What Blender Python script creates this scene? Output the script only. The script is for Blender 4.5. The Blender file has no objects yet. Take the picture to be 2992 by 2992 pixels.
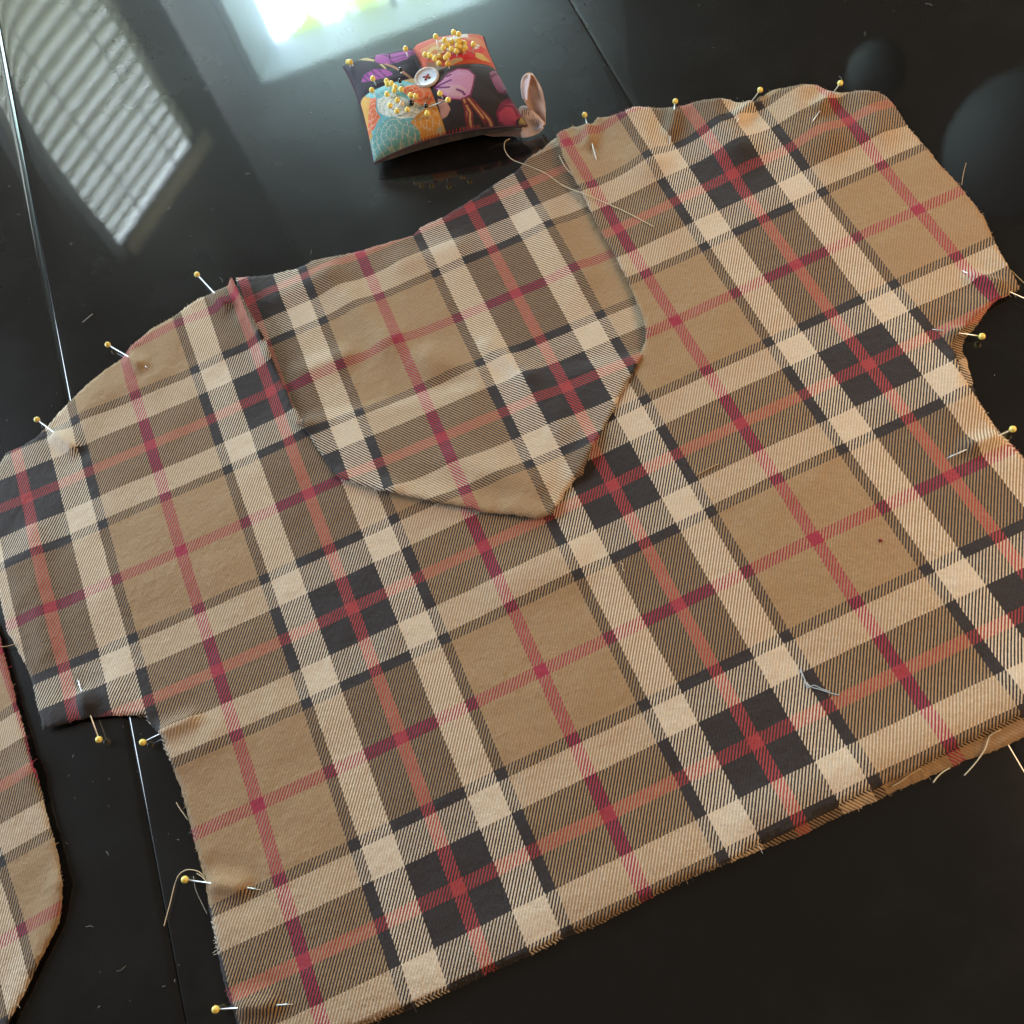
import bpy, bmesh, math, random
import numpy as np
from mathutils import Vector, Matrix, noise
from mathutils.geometry import delaunay_2d_cdt
random.seed(7); np.random.seed(7)
SC = bpy.context.scene
COL = SC.collection

# ------------------------------------------------------------------ camera
CW = np.array([0.269005177178078, -0.40465202566323594, 0.5341606057352322])
RW = np.array([[0.9050700299421868, -0.4238903892168215, 0.03413471590713426],
               [-0.39852605124048274, -0.817419148804778, 0.41593619901367157],
               [-0.1484089868677679, -0.390054961636029, -0.9087529364574283]])
FPX, CPX = 2800.0, 1496.0
cam_d = bpy.data.cameras.new('camera'); cam = bpy.data.objects.new('camera', cam_d); COL.objects.link(cam)
cam.matrix_world = Matrix([[RW[r][0], -RW[r][1], -RW[r][2], CW[r]] for r in range(3)] + [[0, 0, 0, 1]])
cam_d.sensor_width = 36.0; cam_d.lens = 36.0 * FPX / (2 * CPX)
cam_d.clip_start = 0.01; cam_d.clip_end = 50
SC.camera = cam

# ------------------------------------------------------------------ world: the dim warm rest of the room
w = bpy.data.worlds.new('World'); SC.world = w; w.use_nodes = True
bg = w.node_tree.nodes['Background']
bg.inputs[0].default_value = (1.0, 0.80, 0.60, 1); bg.inputs[1].default_value = 0.08
SC.view_settings.view_transform = 'Standard'; SC.view_settings.look = 'None'
SC.view_settings.exposure = 0.08; SC.view_settings.gamma = 1.0
def area(name, az, dist, z, w_, h_, power, col, tx=.30, ty=-.05):
    # a large soft lamp standing at compass angle az round the table, aimed at the cloth
    d = bpy.data.lights.new(name, 'AREA'); d.shape = 'RECTANGLE'; d.size = w_; d.size_y = h_; d.energy = power; d.color = col
    o = bpy.data.objects.new(name, d); COL.objects.link(o); a = math.radians(az)
    o.location = (tx + math.cos(a) * dist, ty + math.sin(a) * dist, z)
    o.rotation_euler = (Vector((tx, ty, 0)) - o.location).to_track_quat('-Z', 'Y').to_euler(); return o
area('daylight_fill', 150, 1.75, .62, 1.0, 1.1, 50, (.74, .87, 1.0))       # added cool fill lamp beyond the picture, for more daylight on the cloth
area('room_light', -28, 1.15, .62, .5, .5, 14.0, (1.0, .67, .38))           # warm light of the room opposite
WIN_STRENGTH = 27.0      # brightness of the daylight behind the clear window
BLIND_STRENGTH = 17.0     # daylight behind the blind

# ------------------------------------------------------------------ geometry helpers
def ray(px):
    px = np.atleast_2d(np.array(px, float))
    d = np.c_[(px - CPX) / FPX, np.ones(len(px))] @ RW.T
    return d / np.linalg.norm(d, axis=1)[:, None]
def at(px, z=0.0):
    d = ray(px); s = (z - CW[2]) / d[:, 2]
    return CW + d * s[:, None]
def on(px, hf, n=12):
    """points of the surface z = hf(x, y) met by the lines of sight"""
    P = at(px, 0.003); d = ray(px)
    for _ in range(n):
        z = hf(P[:, :2]); s = (z - CW[2]) / d[:, 2]
        P = P * .4 + (CW + d * s[:, None]) * .6
    P[:, 2] = hf(P[:, :2])
    return P
def pix(X):
    q = (np.atleast_2d(X) - CW) @ RW
    return CPX + FPX * q[:, :2] / q[:, 2:]
def tag(o, label=None, cat=None, group=None, kind=None):
    if label: o['label'] = label
    if cat: o['category'] = cat
    if group: o['group'] = group
    if kind: o['kind'] = kind
    return o
def obj(name, verts, faces, mat, parent=None, smooth=True, uv=None, col=None):
    me = bpy.data.meshes.new(name)
    me.from_pydata([tuple(map(float, v)) for v in verts], [], [tuple(int(i) for i in f) for f in faces])
    if uv is not None:
        l = me.uv_layers.new(name='UVMap'); li = np.zeros(len(me.loops), int); me.loops.foreach_get('vertex_index', li)
        l.data.foreach_set('uv', np.asarray(uv, float)[li].ravel())
    if col is not None:
        a = me.color_attributes.new('print', 'FLOAT_COLOR', 'POINT')
        a.data.foreach_set('color', np.c_[col, np.ones(len(col))].ravel())
    if smooth: me.polygons.foreach_set('use_smooth', [True] * len(me.polygons))
    me.materials.append(mat); me.update()
    o = bpy.data.objects.new(name, me); COL.objects.link(o); o.parent = parent
    return o
def empty(name, loc):
    o = bpy.data.objects.new(name, None); COL.objects.link(o); o.location = loc; o.empty_display_size = .01
    return o
def box(c, x, y, z):
    """box as (verts, faces): centre c, half-axis vectors x, y, z"""
    c, x, y, z = (np.array(a, float) for a in (c, x, y, z))
    v = [c + a * x + b * y + d * z for a in (-1, 1) for b in (-1, 1) for d in (-1, 1)]
    return v, [(0, 1, 3, 2), (4, 6, 7, 5), (0, 4, 5, 1), (2, 3, 7, 6), (0, 2, 6, 4), (1, 5, 7, 3)]
class MB:
    def __init__(s): s.v, s.f, s.u = [], [], []
    def add(s, v, f, u=None):
        b = len(s.v); s.v += list(v); s.f += [tuple(i + b for i in q) for q in f]
        if u is not None: s.u += list(u)
def spline(P, n=6):
    P = np.array(P, float)
    if len(P) < 3: return np.array([P[0] + (P[-1] - P[0]) * t for t in np.linspace(0, 1, n + 1)])
    Q = np.vstack([2 * P[0] - P[1], P, 2 * P[-1] - P[-2]]); out = []
    for i in range(1, len(Q) - 2):
        for t in np.linspace(0, 1, n, endpoint=False):
            a, b, c, d = Q[i - 1:i + 3]
            out.append(.5 * (2 * b + (c - a) * t + (2 * a - 5 * b + 4 * c - d) * t * t + (3 * b - a - 3 * c + d) * t ** 3))
    out.append(P[-1]); return np.array(out)
def tube(P, r, k=6, cap=True):
    P = np.array(P, float); n = len(P); r = np.broadcast_to(np.array(r, float), (n,))
    T = np.gradient(P, axis=0); T /= np.linalg.norm(T, axis=1)[:, None] + 1e-12
    up = np.array([0, 0, 1.]) if abs(T[0][2]) < .9 else np.array([1., 0, 0])
    v, f = [], []
    for i in range(n):
        a = np.cross(T[i], up); a /= np.linalg.norm(a) + 1e-12; b = np.cross(T[i], a)
        for j in range(k):
            an = 2 * math.pi * j / k; v.append(P[i] + r[i] * (math.cos(an) * a + math.sin(an) * b))
    for i in range(n - 1):
        for j in range(k):
            f.append((i * k + j, i * k + (j + 1) % k, (i + 1) * k + (j + 1) % k, (i + 1) * k + j))
    if cap: f += [tuple(range(k - 1, -1, -1)), tuple(range((n - 1) * k, n * k))]
    return v, f
def sphere(c, r, nu=16, nv=10, sq=1.0):
    v = [np.array(c) + r * np.array([0, 0, 1.])]; f = []
    for i in range(1, nv):
        t = math.pi * i / nv
        for j in range(nu):
            a = 2 * math.pi * j / nu
            v.append(np.array(c) + r * np.array([math.sin(t) * math.cos(a), math.sin(t) * math.sin(a), math.cos(t) * sq]))
    v.append(np.array(c) - r * np.array([0, 0, 1.]))
    for j in range(nu):
        f.append((0, 1 + j, 1 + (j + 1) % nu)); f.append((len(v) - 1, 1 + (nv - 2) * nu + (j + 1) % nu, 1 + (nv - 2) * nu + j))
    for i in range(nv - 2):
        for j in range(nu):
            a = 1 + i * nu + j; b = 1 + i * nu + (j + 1) % nu; f.append((a, a + nu, b + nu, b))
    return v, f

# ------------------------------------------------------------------ material helpers
class NT:
    def __init__(s, name):
        s.m = bpy.data.materials.new(name); s.m.use_nodes = True; s.t = s.m.node_tree
        s.p = s.t.nodes['Principled BSDF']; s.out = s.t.nodes['Material Output']
    def n(s, ty, **k):
        d = s.t.nodes.new(ty)
        for a, b in k.items(): setattr(d, a, b)
        return d
    def l(s, a, b): s.t.links.new(a, b)
    def math(s, op, a, b=None, c=None):
        d = s.n('ShaderNodeMath', operation=op)
        for i, x in enumerate((a, b, c)):
            if x is None: continue
            if isinstance(x, (int, float)): d.inputs[i].default_value = x
            else: s.l(x, d.inputs[i])
        return d.outputs[0]
    def mix(s, fac, a, b, blend='MIX'):
        d = s.n('ShaderNodeMix', data_type='RGBA', blend_type=blend)
        for i, x in ((0, fac), (6, a), (7, b)):
            if isinstance(x, (int, float)): d.inputs[i].default_value = x
            elif isinstance(x, tuple): d.inputs[i].default_value = (*x, 1)
            else: s.l(x, d.inputs[i])
        return d.outputs[2]
    def noise(s, vec, scale, detail=3, rough=.55):
        d = s.n('ShaderNodeTexNoise'); d.inputs['Scale'].default_value = scale; d.inputs['Detail'].default_value = detail
        d.inputs['Roughness'].default_value = rough
        if vec is not None: s.l(vec, d.inputs['Vector'])
        return d.outputs['Fac']
    def rng(s, v, a, b, c, d_):
        d = s.n('ShaderNodeMapRange'); s.l(v, d.inputs[0])
        for i, x in enumerate((a, b, c, d_)): d.inputs[i + 1].default_value = x
        return d.outputs[0]
    def bump(s, h, strength, dist):
        d = s.n('ShaderNodeBump'); d.inputs['Strength'].default_value = strength; d.inputs['Distance'].default_value = dist
        s.l(h, d.inputs['Height']); s.l(d.outputs[0], s.p.inputs['Normal']); return d
    def set(s, **k):
        for a, b in k.items():
            i = s.p.inputs[a.replace('_', ' ')]
            if isinstance(b, tuple): i.default_value = b if len(i.default_value) == 3 else (*b, 1)
            elif isinstance(b, (int, float)): i.default_value = b
            else: s.l(b, i)
        return s.m
def plain(name, col, rough=.6, **k):
    t = NT(name); co = t.n('ShaderNodeTexCoord').outputs['Object']
    f = t.noise(co, 900, 2); c = t.mix(t.rng(f, .3, .7, 0, .25), col, tuple(x * .7 for x in col))
    t.set(Base_Color=c, Roughness=rough, **k); return t.m

CREAM, CAMEL, INK = (.79, .645, .49), (.43, .276, .146), (.029, .024, .028)
RED_A, RED_B = (.40, .030, .072), (.43, .050, .060)
def plaid(name, mirror):
    t = NT(name); uv = t.n('ShaderNodeUVMap', uv_map='UVMap').outputs[0]
    sp = t.n('ShaderNodeSeparateXYZ'); t.l(uv, sp.inputs[0]); u, v = sp.outputs[0], sp.outputs[1]
    co = t.n('ShaderNodeTexCoord').outputs['Object']
    wob = t.math('MULTIPLY', t.math('SUBTRACT', t.noise(uv, 9, 3), .5), .012)
    def yarn(x):
        pp = t.math('PINGPONG', t.math('ADD', x, wob), 1.0)
        r = t.n('ShaderNodeValToRGB'); cr = r.color_ramp; cr.interpolation = 'CONSTANT'
        st = [(0, RED_B), (.041, INK), (.252, CREAM), (.464, INK), (.538, CAMEL), (.957, RED_A)]
        cr.elements[0].position = 0; cr.elements[0].color = (*st[0][1], 1); cr.elements[1].position = st[1][0]; cr.elements[1].color = (*st[1][1], 1)
        for p_, c_ in st[2:]:
            e = cr.elements.new(p_); e.color = (*c_, 1)
        t.l(pp, r.inputs[0]); return r.outputs[0]
    warp, weft = yarn(u), yarn(v)
    s = t.math('SUBTRACT' if mirror else 'ADD', t.math('MULTIPLY', u, 1 / .0235), t.math('MULTIPLY', v, 1 / .0325))
    jit = t.math('MULTIPLY', t.math('SUBTRACT', t.noise(uv, 150, 2), .5), .45)
    ph = t.math('FRACT', t.math('ADD', s, jit))
    tri = t.math('ABSOLUTE', t.math('SUBTRACT', t.math('MULTIPLY', ph, 2.0), 1.0))   # 0..1..0
    mask = t.rng(tri, .42, .60, 0, 1)
    c = t.mix(mask, warp, t.mix(1.0, weft, (.84, .83, .82), 'MULTIPLY'))
    # yarn-to-yarn variation and the fine thread shadow between the ribs
    nz = t.noise(uv, 45, 4, .7); c = t.mix(t.rng(nz, .3, .75, 0, .26), c, (.30, .24, .17), 'MULTIPLY')
    gr = t.noise(uv, 420, 2, .8); c = t.mix(t.rng(gr, .35, .7, .0, .20), c, (.25, .20, .16), 'MULTIPLY')
    rib = t.math('ABSOLUTE', t.math('SUBTRACT', tri, .5))
    c = t.mix(t.rng(rib, 0, .24, .36, 0), c, (.10, .07, .05))
    thr = t.math('FRACT', t.math('MULTIPLY', u if not mirror else v, 1 / .0067))
    h = t.math('ADD', t.math('MULTIPLY', rib, 1.0), t.math('MULTIPLY', t.math('SINE', t.math('MULTIPLY', thr, 6.283)), .15))
    h = t.math('ADD', h, t.math('MULTIPLY', t.noise(uv, 220, 2), .5))
    big = t.math('ADD', t.noise(uv, 5, 4, .62), t.math('MULTIPLY', t.noise(uv, 17, 3, .6), .35))      # soft crumples left from handling
    cb = t.n('ShaderNodeBump'); cb.inputs['Strength'].default_value = .5; cb.inputs['Distance'].default_value = .0035; t.l(big, cb.inputs['Height'])
    t.l(cb.outputs[0], t.bump(h, .8, .00028).inputs['Normal'])
    t.set(Base_Color=c, Roughness=.82, Specular_IOR_Level=.25, Sheen_Weight=.12, Sheen_Roughness=.5)
    return t.m
M_FACE, M_BACK = plaid('plaid_right_side', False), plaid('plaid_wrong_side', True)
M_STEEL = NT('pin_steel').set(Base_Color=(.80, .82, .85), Metallic=.75, Roughness=.38)
M_YEL = NT('yellow_bead').set(Base_Color=(.82, .64, .15), Roughness=.28, Coat_Weight=.25, Subsurface_Weight=.1, Subsurface_Radius=(.001, .0006, .0002))
M_YEL2 = NT('amber_bead').set(Base_Color=(.66, .36, .04), Roughness=.28, Coat_Weight=.25)
M_BLK = NT('black_bead').set(Base_Color=(.006, .006, .008), Roughness=.12, Coat_Weight=.5)
M_PRL = NT('pearl_bead').set(Base_Color=(.72, .60, .48), Roughness=.25, Coat_Weight=.4)
def threadmat(name, c): return plain(name, c, .8)
M_THC, M_THT, M_THG = threadmat('cream_thread', (.62, .50, .33)), threadmat('tan_thread', (.40, .27, .13)), threadmat('grey_thread', (.42, .48, .55))
M_THK = threadmat('dark_thread', (.02, .018, .02)); M_THW = threadmat('pale_lint', (.5, .5, .48))

# ------------------------------------------------------------------ table top: three glossy black leaves
def table_mat():
    t = NT('polished_black'); co = t.n('ShaderNodeTexCoord').outputs['Object']
    mp = t.n('ShaderNodeMapping'); mp.inputs['Rotation'].default_value = (0, 0, .5); mp.inputs['Scale'].default_value = (1, 5, 1); t.l(co, mp.inputs[0])
    sm = t.noise(co, 7, 5, .6); scr = t.noise(mp.outputs[0], 260, 4, .65); fine = t.noise(co, 1500, 2)
    dst = t.mix(t.rng(t.noise(co, 11, 6, .7), .5, .75, 0, 1), (.0058, .0056, .0056), (.012, .0118, .0115))
    t.set(Base_Color=dst, Roughness=t.rng(sm, .3, .7, .21, .31), Specular_IOR_Level=.30, IOR=1.5,
          Coat_Weight=1.0, Coat_IOR=1.68, Coat_Roughness=t.rng(sm, .3, .7, .004, .014))
    b = t.n('ShaderNodeBump'); b.inputs['Strength'].default_value = .03; b.inputs['Distance'].default_value = .0004
    h = t.math('ADD', t.math('MULTIPLY', scr, .35), t.math('ADD', t.math('MULTIPLY', t.noise(co, 60, 3), 1.2), t.math('MULTIPLY', fine, .05)))
    t.l(h, b.inputs['Height']); t.l(b.outputs[0], t.p.inputs['Coat Normal'])
    return t.m
M_TABLE = table_mat()
SD = np.array([.0630, 1.0]); SD /= np.linalg.norm(SD); SN = np.array([SD[1], -SD[0]])     # seam direction, normal
o1 = np.array([.0445, .0685]) @ SN; o2 = np.array([.5025, .157]) @ SN
table = empty('table_top', (0, 0, 0)); tag(table, kind='structure')
def leaf(a, b, ba=.0016, bb=.0016, sink=.00022):
    def half(bev):
        roll = lambda d: -.47 * (bev - d) ** 2 / (2 * bev) if d < bev else 0
        return [(0, -.03)] + [(d, roll(d) - sink * math.exp(-d / .009)) for d in [bev * k / 8 for k in range(9)] + [.0055, .0075, .010, .013, .017, .022, .028, .036, .048, .07]]
    prof = [(a + d, z) for d, z in half(ba)] + [(b - d, z) for d, z in reversed(half(bb))]
    v, f = [], []
    for y in (-1.3, .95):
        for s, z in prof: q = SN * s + SD * y; v.append((q[0], q[1], z))
    n = len(prof)
    for i in range(n - 1): f.append((i, i + 1, n + i + 1, n + i))
    v += v[:]; k2 = 2 * n      # caps get corners of their own so that they do not bend the top's shading
    f += [(k2 + n - 1, k2, k2 + n, k2 + 2 * n - 1), tuple(range(k2 + n - 1, k2 - 1, -1)), tuple(range(k2 + n, k2 + 2 * n))]
    o = obj('table_leaf', v, f, M_TABLE, table, smooth=False)
    for i in range(1, n - 2): o.data.polygons[i].use_smooth = True
g = .0003
leaf(o1 - .75, o1 - g, .002, .0044); leaf(o1 + g, o2 - g * .5, .0010, .0012); leaf(o2 + g * .5, o2 + .9, .0020, .002, .0001)

# ------------------------------------------------------------------ bay windows whose reflections lie on the table
QW = np.array([.30, .28])
M_WHITE = plain('white_trim', (.74, .75, .74), .45)
M_WALL = plain('pale_wall', (.80, .81, .80), .85)
def sky_pane():
    t = NT('daylight_view'); co = t.n('ShaderNodeTexCoord').outputs['Object']
    n1 = t.noise(co, 11, 3, .55); n2 = t.noise(co, 48, 3, .6)
    dt = t.n('ShaderNodeVectorMath', operation='DOT_PRODUCT'); t.l(co, dt.inputs[0]); dt.inputs[1].default_value = (math.sin(math.radians(85)), -math.cos(math.radians(85)), 0)
    wv = t.math('MULTIPLY', t.math('COSINE', t.math('MULTIPLY', t.math('ADD', dt.outputs['Value'], .045), 34.0)), .10)     # tree stems side by side
    f = t.math('ADD', wv, t.math('ADD', t.math('MULTIPLY', n1, .7), t.math('MULTIPLY', n2, .3)))
    c = t.mix(t.rng(f, .50, .58, 0, 1), (.56, .80, 1.0), (.22, .33, .07))
    e = t.n('ShaderNodeEmission'); t.l(c, e.inputs[0]); e.inputs[1].default_value = WIN_STRENGTH
    t.l(e.outputs[0], t.out.inputs[0]); return t.m
def glow(name, c, s):
    t = NT(name); e = t.n('ShaderNodeEmission'); e.inputs[0].default_value = (*c, 1); e.inputs[1].default_value = s
    t.l(e.outputs[0], t.out.inputs[0]); return t.m
def slat_mat(dc=(.66, .65, .58), tc=(.50, .50, .42)):
    t = NT('blind_slat'); tr = t.n('ShaderNodeBsdfTranslucent'); tr.inputs[0].default_value = (*tc, 1)
    mx = t.n('ShaderNodeMixShader'); mx.inputs[0].default_value = .62
    t.set(Base_Color=dc, Roughness=.5); t.l(t.p.outputs[0], mx.inputs[1]); t.l(tr.outputs[0], mx.inputs[2]); t.l(mx.outputs[0], t.out.inputs[0])
    return t.m
def frame_axes(az, D):
    a = math.radians(az); n = np.array([math.cos(a), math.sin(a), 0]); r = np.array([math.sin(a), -math.cos(a), 0])
    return np.array([*QW, 0]) + n * D, n, r
Z3 = np.array([0, 0, 1.])
def slab(name, O, n, r, s0, s1, z0, z1, d0, d1, mat, parent):
    v, f = box(O + r * (s0 + s1) / 2 + Z3 * (z0 + z1) / 2 + n * (d0 + d1) / 2, r * (s1 - s0) / 2, Z3 * (z1 - z0) / 2, n * (d1 - d0) / 2)
    return obj(name, v, f, mat, parent, smooth=False)
# clear window
O, n, r = frame_axes(85, 1.8)
win = empty('window', O); tag(win, 'clear window with white casing mirrored in the black table top', 'window')
Ol = np.zeros(3); zt, zb, sl, sr, dp = 1.426, .12, -.15, .60, .15
slab('pane', Ol, n, r, sl - .01, sr + .01, zb - .01, zt + .01, dp, dp + .005, sky_pane(), win)
def splay(s_in, s_out):
    w_ = .02 if s_out > s_in else -.02
    v = [r * s_ + n * d_ + Z3 * z_ for z_ in (zb, zt) for s_, d_ in ((s_in, dp - .001), (s_out, 0), (s_out + w_, 0), (s_in + w_, dp - .001))]
    f = [(0, 1, 5, 4), (1, 2, 6, 5), (2, 3, 7, 6), (3, 0, 4, 7), (0, 3, 2, 1), (4, 5, 6, 7)]
    obj('jamb', v, f if w_ < 0 else [q[::-1] for q in f], M_WHITE, win, smooth=False)
splay(sl, sl - .075); splay(sr, sr + .075)
slab('head', Ol, n, r, sl - .10, sr + .10, zt + .0005, zt + .02, 0, dp, M_WHITE, win)
slab('sill', Ol, n, r, sl - .13, sr + .13, zb - .04, zb - .0005, -.05, dp, M_WHITE, win)
slab('muntin', Ol, n, r, .215, .235, zb, zt, dp - .03, dp - .002, M_WHITE, win)
for a in ((-.37, sr + .3, zt + .022, 2.5), (-.37, sl - .10, -.5, zt + .02)): tag(slab('bay_wall', O, n, r, *a, 0, .05, M_WALL, None), kind='structure')
# window with blind
O2, n2, r2 = frame_axes(131, 1.5)
bw = empty('blind_window', O2); tag(bw, 'narrow window behind a lowered slatted blind mirrored in the black table top', 'window')
sl2, sr2, zt2 = .505, .915, 1.425
slab('pane', Ol, n2, r2, sl2, sr2, .10, zt2 + .06, .07, .075, glow('daylight_glow', (.80, .93, 1.0), BLIND_STRENGTH), bw)
ms = slat_mat(); k = 0; z = .14
while z < zt2 + .01:
    tl = math.radians(68); x = r2 * ((sr2 - sl2) / 2); y = (n2 * math.cos(tl) + Z3 * math.sin(tl)) * .0305; nn = (-n2 * math.sin(tl) + Z3 * math.cos(tl)) * .0010
    cs = [r2 * (sl2 + sr2) / 2 + Z3 * z + n2 * .03 + y * q_ + nn * (5.0 * (1 - q_ * q_) + e_) for e_ in (-1, 1) for q_ in np.linspace(-1, 1, 7)]
    v = [c_ + sg * x for sg in (-1, 1) for c_ in cs]
    f = [(i, i + 1, 15 + i, 14 + i) for i in range(6)] + [(7 + i, 21 + i, 22 + i, 8 + i) for i in range(6)] + [(0, 14, 21, 7), (6, 13, 27, 20)]
    obj('slat', v, f, ms, bw); z += .044
slab('head_rail', Ol, n2, r2, sl2 - .01, sr2 + .01, zt2 - .012, zt2 + .036, -.031, -.029, slat_mat((.70, .60, .44), (.62, .54, .40)), bw)
slab('jamb', Ol, n2, r2, sl2 - .042, sl2 - .013, .1, zt2 + .03, -.01, .08, M_WHITE, bw)
for a in (.10, .28): slab('ladder_cord', Ol, n2, r2, sl2 + a, sl2 + a + .004, .12, zt2 - .02, -.012, -.009, M_WHITE, bw)

# ------------------------------------------------------------------ cloth: height fields
def seg_d(X, a, b):
    a, b = a[:2], b[:2]; d = b - a; L = d @ d + 1e-12
    t = np.clip(((X - a) @ d) / L, 0, 1); return np.linalg.norm(X - (a + t[:, None] * d), axis=1)
def smooth(a, b, x):
    t = np.clip((x - a) / (b - a), 0, 1); return t * t * (3 - 2 * t)
def nz(X, s, seed):
    return np.array([noise.noise(Vector((x * s, y * s, seed))) for x, y in X])
def ridges(px):
    out = []
    for (x0, y0, x1, y1, h, wd) in px:
        P = at([(x0, y0), (x1, y1)], .004); out.append((P[0], P[1], h * .001, wd * .001))
    return out
PINS = [  # head, enters cloth, leaves cloth, tip
    ((575.6, 802), (634, 864), (657, 890), (668, 901)), ((315, 1007), (383, 1052), (406, 1065), (437, 1078)),
    ((108, 1226), (168, 1272), (212, 1305), (228, 1316)), ((1708, 336), (1716, 372), (1723, 409), (1743, 468)),
    ((1973, 296), (1970, 331), (1961, 383), (1956, 422)), ((2221, 263), (2199, 296), (2160, 345), (2150, 358)),
    ((2455, 243), (2424, 282), (2396, 321), (2372, 357)), ((3060, 902), (2912, 832), (2850, 808), (2811, 791)),
    ((2869, 983), (2805, 974), (2783.6, 971), (2724, 962)), ((2959, 1254), (2900, 1279.5), (2841, 1303), (2766, 1339)),
    ((289, 2161), (256.5, 2062), (249, 2042), (226, 1983)), ((417, 2169), (484, 2135), (560, 2100), (580, 2090)),
    ((540, 2570), (632.5, 2583.6), (696, 2592), (762.5, 2600)), ((630, 2949.6), (717, 2943), (781.6, 2938), (856.6, 2934))]
FR = ridges([
    (1480, 1700, 1650, 1635, 2.2, 15), (90, 1560, 130, 1900, 2.2, 9), (40, 1640, 60, 1750, 2.0, 8),
    (1840, 330, 1900, 470, 5.0, 14), (2075, 300, 2150, 430, 6.5, 15), (2320, 262, 2400, 400, 6.5, 17), (2525, 280, 2560, 380, 4.5, 12),
    (2210, 2385, 2992, 2010, 2.6, 13), (1400, 2770, 2100, 2450, 1.2, 12), (700, 2930, 1300, 2850, 1.0, 12),
    (520, 960, 640, 1010, 2.0, 14), (250, 1180, 420, 1090, 2.0, 16), (120, 1300, 240, 1240, 1.6, 14),
    (2830, 1000, 2800, 1160, 2.2, 12), (2890, 900, 2960, 800, 3.0, 14), (150, 2090, 300, 2050, 2.5, 12),
    (480, 2190, 600, 2150, 2.6, 14), (470, 1540, 620, 1500, 1.0, 20), (300, 1750, 620, 1660, .9, 16), (1500, 2050, 1800, 1900, .8, 30),
    (2300, 1500, 2500, 1700, .8, 30), (900, 2450, 1200, 2330, .8, 25)])
NECK = ridges([(690, 840, 790, 1030, 3.4, 9), (790, 1030, 890, 1240, 2.4, 8), (1630, 405, 1700, 560, 1.8, 8), (1700, 560, 1880, 960, 1.3, 8)])
CURL = at([(676, 806), (765, 975)], .006)
PINR = [(at([p[1]], .004)[0], at([p[2]], .004)[0]) for p in PINS]
def h_front(X):
    z = .0027 + .0012 * nz(X, 15, 1.3) + .0006 * nz(X, 42, 5.1)
    for a, b, h, wd in FR + NECK: z = z + h * np.exp(-(seg_d(X, a, b) / wd) ** 2)
    for a, b in PINR: z = z + .0036 * np.exp(-(seg_d(X, a, b) / .0038) ** 2) - .0010 * np.exp(-((seg_d(X, a, b) - .010) / .005) ** 2)
    z = z + .0045 * (1 - smooth(.0008, .0055, seg_d(X, CURL[0], CURL[1])))
    return np.maximum(z, .0019)
LN = at([(895, 1255), (1865, 1070)], .004)[:, :2]
_t = (LN[1] - LN[0]) / np.linalg.norm(LN[1] - LN[0]); _nn = np.array([_t[1], -_t[0]])      # towards the hem
if (at([(1400, 1500)], .004)[0, :2] - LN[0]) @ _nn < 0: _nn = -_nn
FC = ridges([(960, 800, 1130, 985, 3.4, 11), (1150, 1005, 1260, 1075, 2.6, 13), (1260, 1040, 1400, 1090, 3.2, 10), (1430, 1010, 1540, 1095, 4.0, 8), (860, 1090, 1000, 1040, 3.2, 9), (760, 880, 960, 800, 2.4, 10),
             (1180, 760, 1330, 720, 3.2, 11), (1580, 640, 1700, 800, 2.4, 13), (1330, 1350, 1560, 1420, 2.6, 10), (1500, 1490, 1612, 1502, 3.0, 8), (1150, 1440, 1420, 1492, 2.8, 8), (1000, 1395, 1150, 1435, 2.0, 7), (1690, 1370, 1745, 1290, 3.0, 7), (1560, 1150, 1640, 1250, 2.0, 9)])
def h_face(X):
    s = smooth(-.016, -.003, (X - LN[0]) @ _nn)
    low = .0012 + .0004 * nz(X, 20, 8.1)
    z = low * (1 - s) + (h_front(X) + .0012) * s
    inside = smooth(.002, .020, np.minimum(seg_d(X, NECK[0][0], NECK[1][1]), seg_d(X, NECK[2][0], NECK[3][1])))
    inside = np.maximum(inside, s)
    for a, b, h, wd in FC: z = z + inside * h * np.exp(-(seg_d(X, a, b) / wd) ** 2)
    return z
def h_back(X): return .0010 + .00015 * nz(X, 30, 3.3)
SLR = ridges([(-40, 1800, 90, 2250, 2.0, 8), (90, 2250, 178, 2560, 2.2, 8), (178, 2600, 20, 2990, 2.6, 10), (20, 2300, 90, 2500, 1.6, 15)])
def h_sleeve(X):
    z = .0016 + .0006 * nz(X, 22, 4.7)
    for a, b, h, wd in SLR: z = z + h * np.exp(-(seg_d(X, a, b) / wd) ** 2)
    return np.maximum(z, .001)
# weave coordinates (2 units = one repeat of the check)
CU = np.array([[-0.006649153030261704, 11.039120502375816, -0.08132531595893067, 1.4336158868553626, -0.2640339549003645, -0.15979131778546063, -1.4400425609462557, -0.07693035449790298, -1.4418953058706365, -0.6023481952760559],
               [-0.005076106002108147, -0.5196679069582428, -11.666542498221377, 1.7748881794757303, -0.43152212579626315, 0.6120758743789647, -1.5643786168606109, 1.3277142962169177, 0.6694181308865981, 1.8123089388565525]])
def uv_front(X):
    x, y = X[:, 0], X[:, 1]
    return np.c_[np.ones(len(x)), x, y, x * x, x * y, y * y, x ** 3, x * x * y, x * y * y, y ** 3] @ CU.T
def uv_face(X):
    x, y = X[:, 0], X[:, 1]
    return np.c_[np.ones(len(x)), x, y, x * y] @ np.array([[-2.1758927, 11.70997964, -.41280938, .71230915], [1.01891564, -.53162996, -12.28155222, 1.02998286]]).T
def uv_sleeve(X):
    return np.c_[np.ones(len(X)), X] @ np.array([[1.62427015, 12.63888939, 1.53601916], [-2.15578305, .74001763, -12.06953092]]).T

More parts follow.
